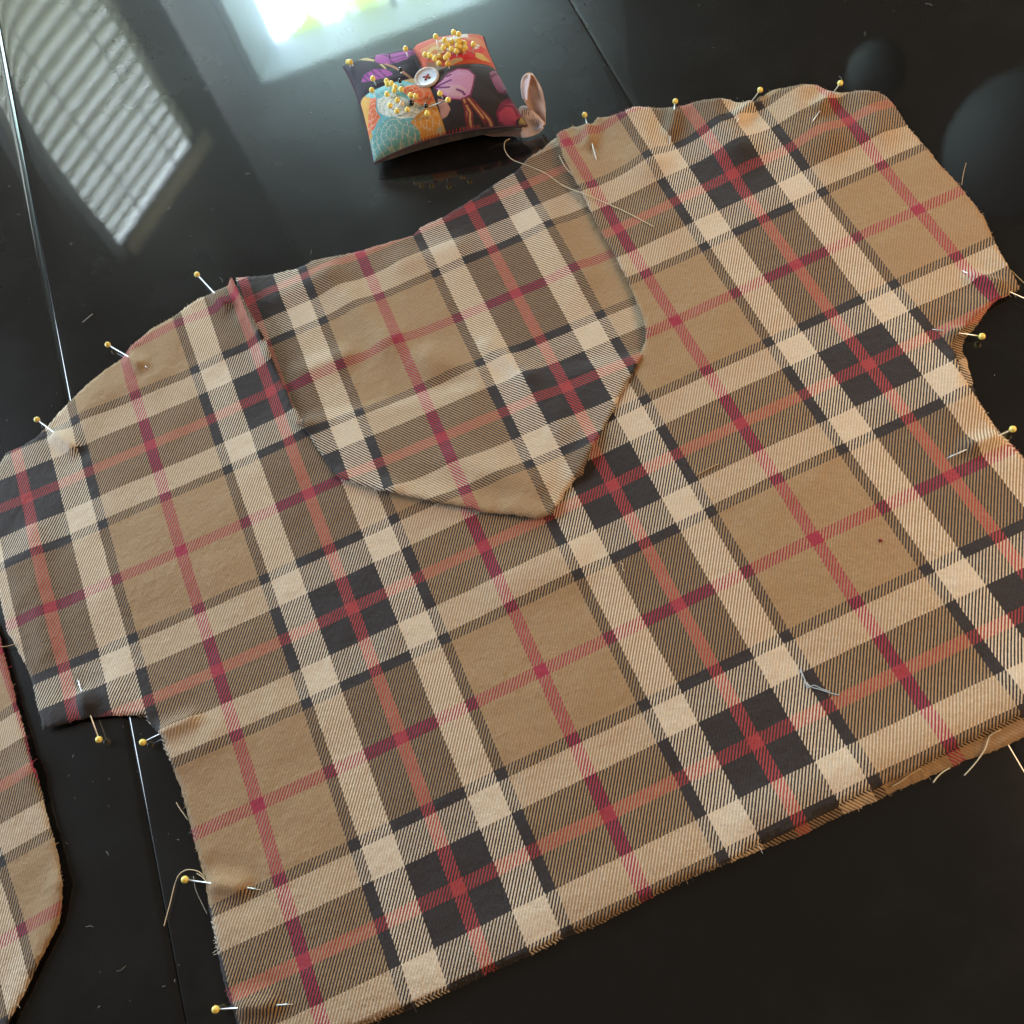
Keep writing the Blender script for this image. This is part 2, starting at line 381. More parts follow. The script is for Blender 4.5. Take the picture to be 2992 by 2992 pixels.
def inside(X, poly):
    x, y = X[:, 0], X[:, 1]; r_ = np.zeros(len(X), bool); n_ = len(poly)
    for i in range(n_):
        a, b = poly[i], poly[(i + 1) % n_]
        c_ = (a[1] > y) != (b[1] > y)
        with np.errstate(divide='ignore', invalid='ignore'):
            r_ ^= c_ & (x < (b[0] - a[0]) * (y - a[1]) / (b[1] - a[1] + 1e-15) + a[0])
    return r_
def resample(P, step, jitter):
    Q = np.vstack([P, P[:1]]); out = []
    for a, b in zip(Q[:-1], Q[1:]):
        m = max(1, int(round(np.linalg.norm(b - a) / step)))
        for i in range(m): out.append(a + (b - a) * i / m)
    out = np.array(out); T = np.roll(out, -1, 0) - np.roll(out, 1, 0); T /= np.linalg.norm(T, axis=1)[:, None] + 1e-9
    N = np.c_[T[:, 1], -T[:, 0]]
    return out + N * (np.random.rand(len(out), 1) - .5) * jitter
def cloth(name, px, hf, uvf, mat, label, cat, step=.0027, fray=1.0, thick=.0006, group=None, extra=None):
    P = on(px, hf)[:, :2]
    B = resample(P, .0017, .0007)
    lo, hi = B.min(0), B.max(0); g_ = []
    ny = int((hi[1] - lo[1]) / (step * .866)) + 1
    for j in range(ny):
        x = np.arange(lo[0], hi[0], step) + (step / 2 if j % 2 else 0); g_.append(np.c_[x, np.full(len(x), lo[1] + j * step * .866)])
    G = np.vstack(g_); G = G[inside(G, B)]
    # keep clear of the outline
    keep = np.ones(len(G), bool)
    for i in range(0, len(B), 400):
        D = ((G[:, None, :] - B[None, i:i + 400, :]) ** 2).sum(2).min(1); keep &= D > (step * .55) ** 2
    G = G[keep]; V = np.vstack([B, G]); V += 0
    r_ = delaunay_2d_cdt([Vector(q) for q in V], [], [list(range(len(B)))], 1, 1e-7, False)
    X = np.array([(q.x, q.y) for q in r_[0]]); F = r_[2]
    F = [tuple(q) for q in F]; ctr_ = X[np.array([q[:3] for q in F])].mean(1); F = [q for q, k_ in zip(F, inside(ctr_, B)) if k_]
    Z = hf(X); V3 = np.c_[X, Z]
    A = V3[list(F[0])]
    if np.cross(A[1] - A[0], A[2] - A[0])[2] < 0: F = [tuple(reversed(q)) for q in F]
    o = obj(name, V3, F, mat, None, uv=uvf(X))
    so = o.modifiers.new('thickness', 'SOLIDIFY'); so.thickness = thick; so.offset = -1
    tag(o, label, cat, group)
    # loose yarn ends along the cut edge
    mb = MB(); cen = inside
    T = np.roll(B, -1, 0) - np.roll(B, 1, 0); T /= np.linalg.norm(T, axis=1)[:, None] + 1e-9
    area = .5 * np.sum(B[:, 0] * np.roll(B[:, 1], -1) - np.roll(B[:, 0], -1) * B[:, 1]); N = np.c_[T[:, 1], -T[:, 0]] * (1 if area > 0 else -1)
    J = 1e-4; HB = hf(B); UB = uvf(B - N * .0006)
    gu = np.c_[(uvf(B + [J, 0]) - uvf(B))[:, 0], (uvf(B + [0, J]) - uvf(B))[:, 0]]; gu /= np.linalg.norm(gu, axis=1)[:, None]
    gv = np.c_[-gu[:, 1], gu[:, 0]]
    clump = nz(B, 90, 2.2)
    for i in range(len(B)):
        for rep in range(2):
            if random.random() > .75 * fray * (.55 + clump[i]): continue
            d = gu[i] if abs(gu[i] @ N[i]) * random.uniform(.5, 1) > abs(gv[i] @ N[i]) * random.uniform(.5, 1) else gv[i]
            if d @ N[i] < 0: d = -d
            d = d + .35 * (np.random.rand(2) - .5) + .3 * N[i]; d /= np.linalg.norm(d)
            L = random.uniform(.0006, .0018) * (1 + 1.4 * (random.random() < .06)) * (1 + .6 * clump[i])
            a = np.array([*(B[i] - N[i] * .0009 + T[i] * random.uniform(-.0008, .0008)), HB[i] - thick * random.uniform(.2, .8)])
            dz = random.uniform(-.0003, .0004)
            pts = [a, a + np.array([*(d * L * .6), dz]), a + np.array([*(d * L + T[i] * random.uniform(-.0004, .0004)), max(dz * 2, .0004 - a[2])])]
            v, f = tube(pts, [.00022, .00018, .0001], 3, False)
            mb.add(v, f, [UB[i] + np.array([random.uniform(-.006, .006), random.uniform(-.006, .006)])] * len(v))
    e = obj('frayed_edge', mb.v, mb.f, mat, o, uv=mb.u); tag(e, kind='stuff')
    return o

NOTCH_L = [(676, 812), (762, 972), (777, 993), (795, 1047), (816, 1104), (837, 1143), (853, 1184), (870, 1205), (888, 1247)]
NOTCH_B = [(960, 1275), (1150, 1285), (1450, 1225), (1700, 1135), (1840, 1090)]
NOTCH_R = [(1868, 1040), (1886, 995), (1888, 963), (1875, 916), (1849, 854), (1823, 797), (1792, 735), (1751, 668), (1714, 590), (1678, 523), (1645, 455), (1626, 393)]
TOP_R = [(1637, 383), (1673, 370), (1725, 362), (1745, 342), (1776, 342), (1823, 326), (1854, 311), (1895, 313), (1950, 314), (1992, 308), (2030, 298), (2070, 290), (2127, 290), (2168, 298), (2204, 299), (2220, 282), (2256, 264), (2313, 253), (2388, 248),
         (2432, 267), (2473, 270), (2520, 265), (2564, 268), (2587, 280), (2608, 300), (2629, 331), (2654, 373), (2701, 424), (2742, 476), (2805, 543), (2820, 564), (2841, 590), (2872, 631), (2903, 699), (2929, 749), (2953, 789), (2971, 820), (2979, 842)]
ARM_R = [(2945, 862), (2916, 874), (2892, 889), (2854, 921), (2823, 952), (2803, 972), (2787, 994), (2779, 1012), (2792, 1035), (2799, 1062), (2809, 1092), (2826, 1120), (2851, 1160), (2887, 1223), (2924, 1274), (2965, 1316), (2990, 1343), (3060, 1400)]
HEM = [(3260, 1960), (2992, 2085), (2924, 2116), (2831, 2163), (2763, 2199), (2644, 2266), (2577, 2292), (2541, 2308), (2442, 2354), (2323, 2422), (2225, 2460), (2132, 2515), (2070, 2541), (1994, 2574), (1880, 2626), (1761, 2691), (1673, 2717), (1642, 2732), (1543, 2786),
       (1440, 2830), (1362, 2864), (1311, 2893), (1207, 2930), (1179, 2942), (1031, 2995), (760, 3120)]
SIDE_L = [(712, 3040), (688, 2965), (668, 2908), (642, 2794), (619, 2680), (606, 2587), (595, 2541), (575, 2468), (559, 2406), (533, 2303), (512, 2251), (497, 2215), (481, 2184), (476, 2152), (455, 2132), (432, 2106), (424, 2088), (362, 2090), (290, 2094), (217, 2106), (171, 2119), (124, 2132),
          (119, 2101), (106, 2054), (96, 2002), (83, 1957), (62, 1921), (41, 1880), (23, 1849), (13, 1807), (3, 1761), (-30, 1640), (-70, 1480)]
TOP_L = [(-60, 1420), (-10, 1370), (5, 1344), (21, 1321), (57, 1308), (104, 1280), (135, 1248), (171, 1207), (217, 1160), (259, 1119), (311, 1078), (357, 1047), (383, 1010), (440, 963), (507, 926), (538, 901), (580, 872), (621, 854)]
front = cloth('front_panel', NOTCH_L + NOTCH_B + NOTCH_R + TOP_R + ARM_R + HEM + SIDE_L + TOP_L, h_front, uv_front, M_FACE,
              'large tan plaid top layer of the garment, right side up, with an open neckline', 'fabric panel')
BACKP = [(676, 840), (800, 1040), (950, 1420), (1500, 1600), (1900, 1100), (1700, 520), (1660, 420)] + [(x + 4, y + 14) for x, y in TOP_R[4:-1]] + \
        [(2930, 860), (2895, 892), (2870, 927), (2852, 954), (2830, 976), (2815, 996), (2811, 1025), (2823, 1049), (2833, 1085), (2851, 1155), (2880, 1207), (2918, 1259), (2990, 1335), (3080, 1400),
         (3290, 2010), (2992, 2155), (2950, 2173), (2893, 2199), (2815, 2225), (2768, 2246), (2665, 2292), (2608, 2315), (2561, 2339), (2442, 2391), (2354, 2437), (2230, 2481), (2140, 2518), (2050, 2553), (1990, 2580), (1880, 2637), (1761, 2697), (1642, 2745), (1549, 2792), (1440, 2838), (1311, 2901), (1210, 2946), (1100, 2985), (1000, 3020), (780, 3120)] + \
        [(x - 5, y - 2) for x, y in SIDE_L[:16]] + [(430, 2098), (360, 2082), (200, 2095), (128, 2110), (115, 2060), (72, 1925), (30, 1830), (10, 1740), (-40, 1500)] + [(x + 6, y + 8) for x, y in TOP_L[1:]]
back = cloth('back_panel', BACKP, h_back, uv_front, M_BACK, 'tan plaid under layer, wrong side up, peeking out below the hem and armhole', 'fabric panel', step=.006)
FACEP = [(689, 812), (710, 810), (782, 804), (865, 785), (919, 760), (1000, 745), (1057, 732), (1140, 706), (1207, 688), (1230, 663), (1295, 634), (1373, 587), (1445, 538), (1510, 499), (1538, 466), (1585, 435), (1621, 404), (1650, 400),
         (1700, 520), (1780, 665), (1850, 790), (1900, 900), (1905, 985), (1882, 1030), (1849, 1088), (1825, 1130), (1805, 1167), (1794, 1198), (1771, 1235), (1749, 1281), (1729, 1309), (1714, 1346), (1703, 1386), (1674, 1406), (1652, 1437), (1623, 1482), (1615, 1503), (1566, 1514),
         (1487, 1503), (1404, 1494), (1392, 1488), (1314, 1473), (1273, 1468), (1223, 1455), (1125, 1435), (1060, 1420), (996, 1397), (983, 1389), (947, 1340), (921, 1303), (900, 1265), (872, 1240), (835, 1185), (800, 1110), (760, 1010), (700, 880)]
facing = cloth('neck_facing', FACEP, h_face, uv_face, M_BACK, 'pointed plaid neck piece, wrong side up, its tip lying over the top layer', 'fabric panel', step=.0024)
SLP = [(-90, 1720), (-30, 1800), (0, 1862), (9, 1903), (23, 1955), (39, 2015), (49, 2062), (72, 2140), (84, 2193), (104, 2251), (135, 2375), (160, 2458), (176, 2535), (182, 2592), (179, 2644), (171, 2696), (150, 2742), (119, 2799), (93, 2856), (62, 2918), (21, 2992), (-20, 3080), (-200, 3100), (-260, 2400), (-200, 1800)]
sleeve = cloth('sleeve_piece', SLP, h_sleeve, uv_sleeve, M_FACE, 'separate curved plaid piece beside the garment, cut off by the picture edge', 'fabric panel')

# ------------------------------------------------------------------ pins in the cloth
HR = .00205
PIN_LBL = ['yellow-headed pin at the neck end of the shoulder beside the pointed neck piece', 'yellow-headed pin in the shoulder edge with its tip over tan beside a red line',
           'yellow-headed pin through a cream square at the shoulder edge', 'yellow-headed pin in the shoulder corner near the pincushion', 'yellow-headed pin in a dark brown block of the shoulder edge beyond the cushion',
           'yellow-headed pin in a dip of the wavy shoulder edge', 'yellow-headed pin beside the red line on the wavy shoulder edge', 'steel pin at the pointed sleeve corner with its head out of sight',
           'yellow-headed pin at the inside of the armhole across an orange line', 'yellow-headed pin in the armhole edge below the curve', 'yellow-headed coppery pin through the black end of the short sleeve',
           'yellow-headed pin at the underarm corner', 'yellow-headed pin in the side edge beside a curled loose thread', 'yellow-headed pin in the side edge nearest the hem corner']
def make_pin(head, tip, label, group, bead=M_YEL, r=HR, mid=None):
    root = empty('dress_pin', head); tag(root, label, 'pin', group)
    d = np.array(tip) - np.array(head)
    v, f = sphere((0, 0, 0), r, 16, 10, 1.04); obj('head', v, f, bead, root)
    L = np.linalg.norm(d); ts = [0, .9, 1.0]
    v, f = tube([d * t for t in ts], [.00044, .00042, .00008], 8); obj('shaft', v, f, M_STEEL, root)
    return root
for p, lb in zip(PINS, PIN_LBL):
    hf = on([p[0]], lambda X: np.full(len(X), .0045))[0]
    tp = on([p[3]], lambda X: h_front(X) + .0006)[0]
    make_pin(hf, tp, lb, 'pins holding the plaid layers')

# ------------------------------------------------------------------ loose threads
def thread(px, zf, mat, label, r=.00028, name='loose_thread', jit=0.0):
    P = on(px, zf); P = spline(P, 7)
    if jit: P = P + (np.random.rand(*P.shape) - .5) * jit
    v, f = tube(P, r, 5); o = obj(name, v, f, mat); tag(o, label, 'thread'); return o
POLY_F, POLY_N = on(NOTCH_L + NOTCH_B + NOTCH_R + TOP_R + ARM_R + HEM + SIDE_L + TOP_L, h_front)[:, :2], on(FACEP, h_face)[:, :2]
def top_z(X): return np.maximum(.0006, np.maximum(np.where(inside(X, POLY_F), h_front(X), 0), np.where(inside(X, POLY_N), h_face(X), 0)) + .0006)
hf1 = lambda dz: (lambda X: h_front(X) + dz)
low = lambda z_: (lambda X: np.full(len(X), z_))
thread([(1490, 405), (1475, 415), (1476, 440), (1497, 466), (1543, 484), (1595, 507), (1647, 543), (1709, 567), (1751, 585), (1828, 619), (1911, 663)], top_z, M_THC, 'long cream thread trailing from the pincushion over the shoulder corner', .0003)
thread([(1634, 455), (1650, 485), (1673, 512)], lambda X: h_face(X) + .003, M_THC, 'short cream thread along the neck edge of the shoulder corner')
thread([(2339, 1952), (2347, 1975), (2354, 1992), (2359, 2010), (2366, 2004), (2358, 2000), (2372, 2008), (2396, 2015), (2430, 2026), (2453, 2031)], hf1(.0006), M_THG, 'grey knotted thread lying on a cream and black crossing of the plaid', .0003)
thread([(2362, 2008), (2380, 2003), (2400, 2012), (2425, 2021)], hf1(.0007), M_THG, 'second grey strand beside the knotted thread', .00026)
thread([(2924, 2132), (2893, 2150), (2878, 2190), (2850, 2230), (2818, 2266)], low(.0022), M_THC, 'cream thread hanging off the hem in a long curve')
thread([(2775, 2244), (2755, 2256), (2738, 2272), (2727, 2287)], low(.0016), M_THC, 'short twisted thread end below the hem', .00034)
thread([(2690, 2246), (2660, 2262), (2632, 2283), (2608, 2297)], low(.0024), M_THC, 'cream thread lying along the hem gap')
thread([(2033, 1388), (2060, 1375), (2088, 1360), (2098, 1357)], hf1(.0005), M_THT, 'straight tan thread on a brown block of the plaid', .0003)
thread([(600, 2567), (585, 2550), (569, 2543), (545, 2542), (523, 2556), (510, 2587), (497, 2639), (488, 2672), (479, 2706)], low(.0012), M_THC, 'cream thread looping from the side edge around a pin head')
thread([(604, 2577), (590, 2562), (575, 2552)], low(.0022), M_THC, 'short cream thread inside the looped thread', .00024)
thread([(515, 2344), (525, 2362), (538, 2380), (549, 2396)], low(.0012), M_THC, 'single cream thread end off the side edge', .00024)
thread([(1812, 1643), (1820, 1650), (1819, 1660), (1824, 1668)], hf1(.0005), M_THC, 'tiny curled cream thread on a brown block', .00024)
thread([(-5, 1890), (18, 1889), (40, 1883)], low(.003), M_THT, 'thread bridging the gap between sleeve and separate piece')
thread([(2823, 476), (2815, 508), (2810, 540)], low(.004), M_THT, 'stiff thread standing off the sleeve edge', .0002)
thread([(2955, 791), (2972, 808), (2996, 830)], low(.004), M_THT, 'thread leaving the pointed sleeve corner', .0003)
thread([(241, 942), (256, 929), (271, 917)], low(.0004), M_THW, 'short pale thread clipping on the bare table', .0002)
thread([(565, 2560), (572, 2600), (590, 2640), (606, 2672)], low(.0006), M_THW, 'faint dark thread on the table by the side edge', .00012)
for pts in ([(848, 1130), (853, 1150), (852, 1178)], [(897, 1212), (888, 1225), (884, 1240)], [(900, 1255), (886, 1240), (889, 1228)], [(953, 1318), (950, 1335), (947, 1350)], [(918, 1288), (928, 1310)]):
    o = thread(pts, lambda X: h_face(X) + .0022, M_THK, 'wispy black thread end along the neckline', .00016); o['group'] = 'black thread ends along the neckline'
o = obj('lint_speck', *sphere(on([(2572, 1579)], hf1(.0004))[0], .0011, 8, 6, .4), NT('red_lint').set(Base_Color=(.16, .008, .008), Roughness=.9)); tag(o, 'small dark red lint speck on a tan square', 'lint')
mb = MB()
for _ in range(120):
    q = (random.uniform(0, 2992), random.uniform(0, 1300)) if random.random() < .75 else (random.uniform(120, 560), random.uniform(2100, 2990))
    p = at([q], .0002)[0]; a = random.uniform(0, 6.28); L = random.choice((.0003, .0004, .0008, .002)) * random.uniform(.5, 1.5); d = np.array([math.cos(a), math.sin(a), 0]) * L
    v, f = tube([p - d, p + np.array([d[1], -d[0], 0]) * .3, p + d], random.uniform(.00005, .00010), 3); mb.add(v, f)
tag(obj('dust', mb.v, mb.f, M_THW), 'scattered fine lint and dust specks on the black table', 'dust', kind='stuff')

#CUSHION
# ------------------------------------------------------------------ pincushion
CC = {(-1, -1): at([(1093, 478)], .008)[0], (1, -1): at([(1540, 368)], .013)[0], (1, 1): at([(1412, 108)], .017)[0], (-1, 1): at([(1004, 194)], .017)[0]}
def cushion_pt(u, v, side=1):
    u, v = np.asarray(u, float), np.asarray(v, float)
    up, vp = u * (1 - .07 * (1 - v * v)), v * (1 - .07 * (1 - u * u))
    P = 0
    for (a, b), c in CC.items(): P = P + ((1 + a * up) / 2 * (1 + b * vp) / 2)[..., None] * c
    eu, ev = np.clip(1 - u * u, 0, 1), np.clip(1 - v * v, 0, 1)
    q = lambda x: np.clip(x * 1.6 + .5, 0, 1)
    tl = q(-u) * q(v)
    seam = .0065 * np.maximum(eu * q(-v), ev * .7) * (1 - .6 * eu * ev)
    f = (eu * ev) ** .38
    rr = ((u - .02) ** 2 + (v - .02) ** 2)
    crease = np.exp(-(u / .05) ** 2) + np.exp(-(v / .05) ** 2)
    puff = .0022 * (np.exp(-(u / .2) ** 2) + np.exp(-(v / .2) ** 2)) * (1 - np.exp(-rr / .05))
    if side > 0: z = P[..., 2] + seam + .0262 * f * (1 - .24 * tl) - puff * f - .0060 * np.exp(-rr / .05) - (.0013 + .0035 * q(v) * np.exp(-(u / .09) ** 2)) * crease * f * (1 - np.exp(-rr / .03))
    else: z = np.maximum(.0006, P[..., 2] + seam - .021 * f)
    return np.stack([P[..., 0], P[..., 1], z], -1)
PRINT = [
    ('TL', 'poly', (0.55, 0.42, 0.18), 0, [(-0.806, 0.931), (-0.7, 0.919), (-0.575, 0.663), (-0.594, 0.619), (-0.719, 0.781), (-0.8, 0.938)]),
    ('TL', 'poly', (0.34, 0.055, 0.28), 0, [(-0.581, 0.613), (-0.487, 0.994), (-0.381, 0.731), (-0.188, 0.675), (-0.056, 0.675), (0.069, 0.994), (0.006, 0.613), (-0.137, 0.425), (-0.275, 0.413), (-0.425, 0.431), (-0.544, 0.525)]),
    ('TL', 'line', (0.13, 0.02, 0.13), 0.02, [(-0.537, 1.0), (-0.344, 0.575), (-0.144, 0.544), (0.031, 0.631)]),
    ('TL', 'line', (0.13, 0.02, 0.13), 0.014, [(-0.387, 0.456), (-0.231, 0.463), (-0.069, 0.5)]),
    ('TL', 'poly', (0.55, 0.42, 0.18), 0, [(-0.544, 0.494), (-0.5, 0.481), (-0.469, 0.338), (-0.494, 0.338)]),
    ('TL', 'line', (0.42, 0.22, 0.13), 0.022, [(-0.456, 0.45), (-0.362, 0.325), (-0.294, 0.194), (-0.2, 0.025), (-0.156, -0.225)]),
    ('TL', 'poly', (0.33, 0.05, 0.28), 0, [(-0.863, 0.319), (-0.794, 0.4), (-0.637, 0.419), (-0.487, 0.331), (-0.412, 0.188), (-0.431, 0.144), (-0.581, 0.15), (-0.75, 0.188), (-0.869, 0.263)]),
    ('TL', 'line', (0.12, 0.02, 0.13), 0.014, [(-0.775, 0.388), (-0.712, 0.194)]),
    ('TL', 'line', (0.12, 0.02, 0.13), 0.014, [(-0.681, 0.406), (-0.606, 0.181)]),
    ('TL', 'line', (0.12, 0.02, 0.13), 0.014, [(-0.581, 0.375), (-0.525, 0.156)]),
    ('TL', 'line', (0.12, 0.02, 0.13), 0.014, [(-0.825, 0.356), (-0.781, 0.213)]),
    ('BL', 'poly', (0.3, 0.22, 0.05), 0, [(-1.0, 0.106), (-0.963, 0.125), (-0.85, 0.163), (-0.706, 0.131), (-0.556, 0.094), (-0.706, 0.069), (-0.844, 0.05), (-0.912, -0.062), (-1.0, 0.0)]),
    ('BL', 'cells', (0.14, 0.42, 0.46), 0, [(-0.906, -0.075), (-0.787, 0.044), (-0.556, 0.081), (-0.337, 0.012), (-0.169, -0.294), (-0.312, -0.3), (-0.494, -0.325), (-0.75, -0.281)]),
    ('BL', 'poly', (0.14, 0.42, 0.46), 0, [(-0.562, 0.075), (-0.463, 0.05), (-0.281, -0.081), (-0.162, -0.269), (-0.275, -0.281), (-0.425, -0.125)]),
    ('BL', 'cells', (0.7, 0.14, 0.035), 0, [(-0.325, -0.269), (-0.225, -0.269), (0.038, -0.438), (0.031, -0.631), (-0.094, -0.694), (-0.212, -0.662), (-0.306, -0.531), (-0.356, -0.381)]),
    ('BL', 'poly', (0.68, 0.3, 0.2), 0, [(-0.175, -0.325), (-0.075, -0.369), (0.038, -0.444), (-0.037, -0.481), (-0.125, -0.456)]),
    ('BL', 'cells', (0.7, 0.7, 0.6), 0, [(-0.75, -0.281), (-0.519, -0.306), (-0.362, -0.506), (-0.212, -0.662), (-0.15, -0.725), (-0.275, -0.838), (-0.5, -0.762), (-0.688, -0.613), (-0.769, -0.481)]),
    ('BL', 'cells', (0.66, 0.13, 0.04), 0, [(-0.831, -0.169), (-0.744, -0.231), (-0.794, -0.444), (-0.762, -0.575), (-0.887, -0.662), (-1.0, -0.637), (-0.994, -0.531), (-0.919, -0.362)]),
    ('BL', 'poly', (0.6, 0.32, 0.06), 0, [(-1.0, -0.037), (-0.919, 0.012), (-0.825, -0.15), (-0.906, -0.375), (-0.981, -0.537), (-0.994, -0.412)]),
    ('BL', 'cells', (0.6, 0.26, 0.035), 0, [(-0.394, -0.85), (-0.169, -0.75), (0.006, -0.7), (-0.031, -0.988), (-0.056, -1.0), (-0.331, -1.0), (-0.319, -0.975)]),
    ('BL', 'cells', (0.13, 0.33, 0.31), 0, [(-0.994, -0.869), (-0.969, -0.762), (-0.881, -0.7), (-0.756, -0.656), (-0.613, -0.662), (-0.5, -0.769), (-0.387, -0.869), (-0.312, -0.969), (-0.337, -1.0), (-0.469, -1.0), (-0.738, -1.0), (-1.0, -1.0)]),
    ('BL', 'poly', (0.42, 0.38, 0.24), 0, [(-0.131, -1.0), (-0.075, -0.975), (-0.012, -0.963), (-0.031, -0.994)]),
    ('BR', 'poly', (0.2, 0.018, 0.1), 0, [(0.038, -0.406), (0.206, -0.312), (0.3, -0.188), (0.469, -0.106), (0.594, -0.156), (0.644, -0.312), (0.556, -0.512), (0.469, -0.681), (0.331, -0.75), (0.175, -0.7), (0.106, -0.594)]),
    ('BR', 'poly', (0.55, 0.27, 0.47), 0, [(0.062, -0.419), (0.2, -0.337), (0.294, -0.231), (0.456, -0.144), (0.575, -0.188), (0.625, -0.312), (0.544, -0.5), (0.456, -0.662), (0.331, -0.725), (0.194, -0.681), (0.125, -0.581)]),
    ('BR', 'poly', (0.58, 0.36, 0.46), 0, [(0.125, -0.494), (0.231, -0.45), (0.381, -0.487), (0.438, -0.581), (0.356, -0.688), (0.219, -0.656)]),
    ('BR', 'line', (0.16, 0.03, 0.16), 0.016, [(0.094, -0.425), (0.2, -0.4), (0.3, -0.375)]),
    ('BR', 'line', (0.16, 0.03, 0.16), 0.016, [(0.075, -0.431), (0.175, -0.481), (0.238, -0.494)]),
    ('BR', 'line', (0.16, 0.03, 0.16), 0.018, [(0.325, -0.562), (0.381, -0.613), (0.388, -0.656)]),
    ('BR', 'line', (0.16, 0.03, 0.16), 0.018, [(0.269, -0.281), (0.325, -0.256)]),
    ('BR', 'poly', (0.5, 0.26, 0.22), 0, [(0.038, -0.619), (0.131, -0.688), (0.15, -0.831), (0.081, -0.9), (0.006, -0.912), (0.019, -0.725)]),
    ('BR', 'poly', (0.26, 0.09, 0.2), 0, [(0.85, -0.225), (0.963, -0.075), (0.988, -0.2), (0.988, -0.45), (0.881, -0.613), (0.831, -0.55), (0.831, -0.381)]),
    ('BR', 'line', (0.12, 0.02, 0.09), 0.016, [(0.831, -0.331), (0.931, -0.194), (0.994, -0.119)]),
    ('BR', 'line', (0.12, 0.02, 0.09), 0.016, [(0.831, -0.587), (0.9, -0.6), (0.988, -0.456)]),
    ('BR', 'poly', (0.16, 0.015, 0.06), 0, [(0.675, -0.931), (0.806, -0.762), (0.994, -0.6), (0.994, -0.775), (0.994, -0.9), (0.869, -1.0), (0.731, -1.0), (0.663, -0.994)]),
    ('BR', 'poly', (0.34, 0.045, 0.11), 0, [(0.706, -0.925), (0.812, -0.8), (0.95, -0.731), (0.956, -0.838), (0.956, -0.925), (0.856, -1.0), (0.738, -1.0), (0.688, -0.988)]),
    ('BR', 'line', (0.14, 0.015, 0.06), 0.016, [(0.725, -0.894), (0.831, -0.806), (0.938, -0.781), (0.931, -0.925)]),
    ('BR', 'poly', (0.3, 0.23, 0.09), 0, [(0.906, -0.994), (0.981, -0.912), (1.0, -0.994)]),
    ('BR', 'line', (0.17, 0.02, 0.03), 0.034, [(0.356, -0.738), (0.344, -0.887), (0.306, -0.988)]),
    ('BR', 'line', (0.5, 0.27, 0.13), 0.012, [(0.356, -0.738), (0.344, -0.887), (0.306, -0.988)]),
    ('BR', 'line', (0.17, 0.02, 0.03), 0.034, [(0.356, -0.825), (0.369, -0.912), (0.325, -0.994)]),
    ('BR', 'line', (0.5, 0.27, 0.13), 0.012, [(0.356, -0.825), (0.369, -0.912), (0.325, -0.994)]),
    ('BR', 'line', (0.17, 0.02, 0.03), 0.034, [(0.431, -0.738), (0.5, -0.9), (0.575, -1.0)]),
    ('BR', 'line', (0.5, 0.27, 0.13), 0.012, [(0.431, -0.738), (0.5, -0.9), (0.575, -1.0)]),
    ('BR', 'line', (0.17, 0.02, 0.03), 0.034, [(0.413, -0.731), (0.456, -0.869), (0.5, -0.963)]),
    ('BR', 'line', (0.5, 0.27, 0.13), 0.012, [(0.413, -0.731), (0.456, -0.869), (0.5, -0.963)]),
    ('BR', 'poly', (0.24, 0.11, 0.11), 0, [(0.188, -1.0), (0.256, -0.994), (0.356, -0.994), (0.444, -1.0), (0.338, -1.0)]),
    ('TR', 'poly', (0.62, 0.24, 0.1), 0, [(0.062, 0.562), (0.213, 0.562), (0.388, 0.6), (0.469, 0.488), (0.225, 0.381), (0.081, 0.306)]),
    ('TR', 'poly', (0.66, 0.45, 0.18), 0, [(0.131, 0.406), (0.25, 0.475), (0.35, 0.394), (0.363, 0.263), (0.256, 0.225), (0.15, 0.306)]),
    ('TR', 'poly', (0.6, 0.2, 0.06), 0, [(0.2, 0.356), (0.263, 0.381), (0.3, 0.312), (0.269, 0.269), (0.206, 0.306)]),
    ('TR', 'poly', (0.62, 0.58, 0.52), 0, [(0.338, 0.581), (0.45, 0.681), (0.65, 0.738), (0.788, 0.969), (0.781, 0.663), (0.55, 0.594), (0.419, 0.506)]),
    ('TR', 'poly', (0.6, 0.03, 0.04), 0, [(0.356, 0.213), (0.606, 0.244), (0.788, 0.2), (0.856, 0.119), (0.731, 0.062), (0.525, 0.056), (0.375, 0.094)]),
    ('TR', 'poly', (0.58, 0.03, 0.04), 0, [(0.744, 0.5), (0.906, 0.569), (0.956, 0.369), (0.863, 0.2), (0.725, 0.269)]),
    ('TR', 'poly', (0.66, 0.64, 0.6), 0, [(0.831, 0.525), (0.938, 0.488), (0.856, 0.369), (0.806, 0.425)]),
    ('TR', 'poly', (0.66, 0.64, 0.6), 0, [(0.812, 0.375), (0.875, 0.356), (0.794, 0.288)]),
    ('TR', 'poly', (0.55, 0.42, 0.24), 0, [(0.438, 0.1), (0.569, 0.106), (0.575, 0.056), (0.413, 0.012), (0.269, -0.175), (0.175, -0.231), (0.294, 0.012)]),
    ('TR', 'poly', (0.62, 0.45, 0.15), 0, [(0.788, 0.213), (0.869, 0.219), (0.919, 0.131), (0.956, 0.088), (0.844, 0.062), (0.763, 0.113)]),
    ('TR', 'poly', (0.6, 0.22, 0.1), 0, [(0.713, 0.619), (0.881, 0.713), (0.988, 0.656), (0.963, 0.4), (0.844, 0.475)]),
    ('TR', 'poly', (0.3, 0.15, 0.08), 0, [(0.081, 0.231), (0.225, 0.131), (0.231, -0.044), (0.156, -0.044), (0.088, 0.088)]),
    ('TR', 'poly', (0.3, 0.28, 0.22), 0, [(0.2, 0.1), (0.294, 0.012), (0.188, -0.169), (0.144, -0.025)]),
]
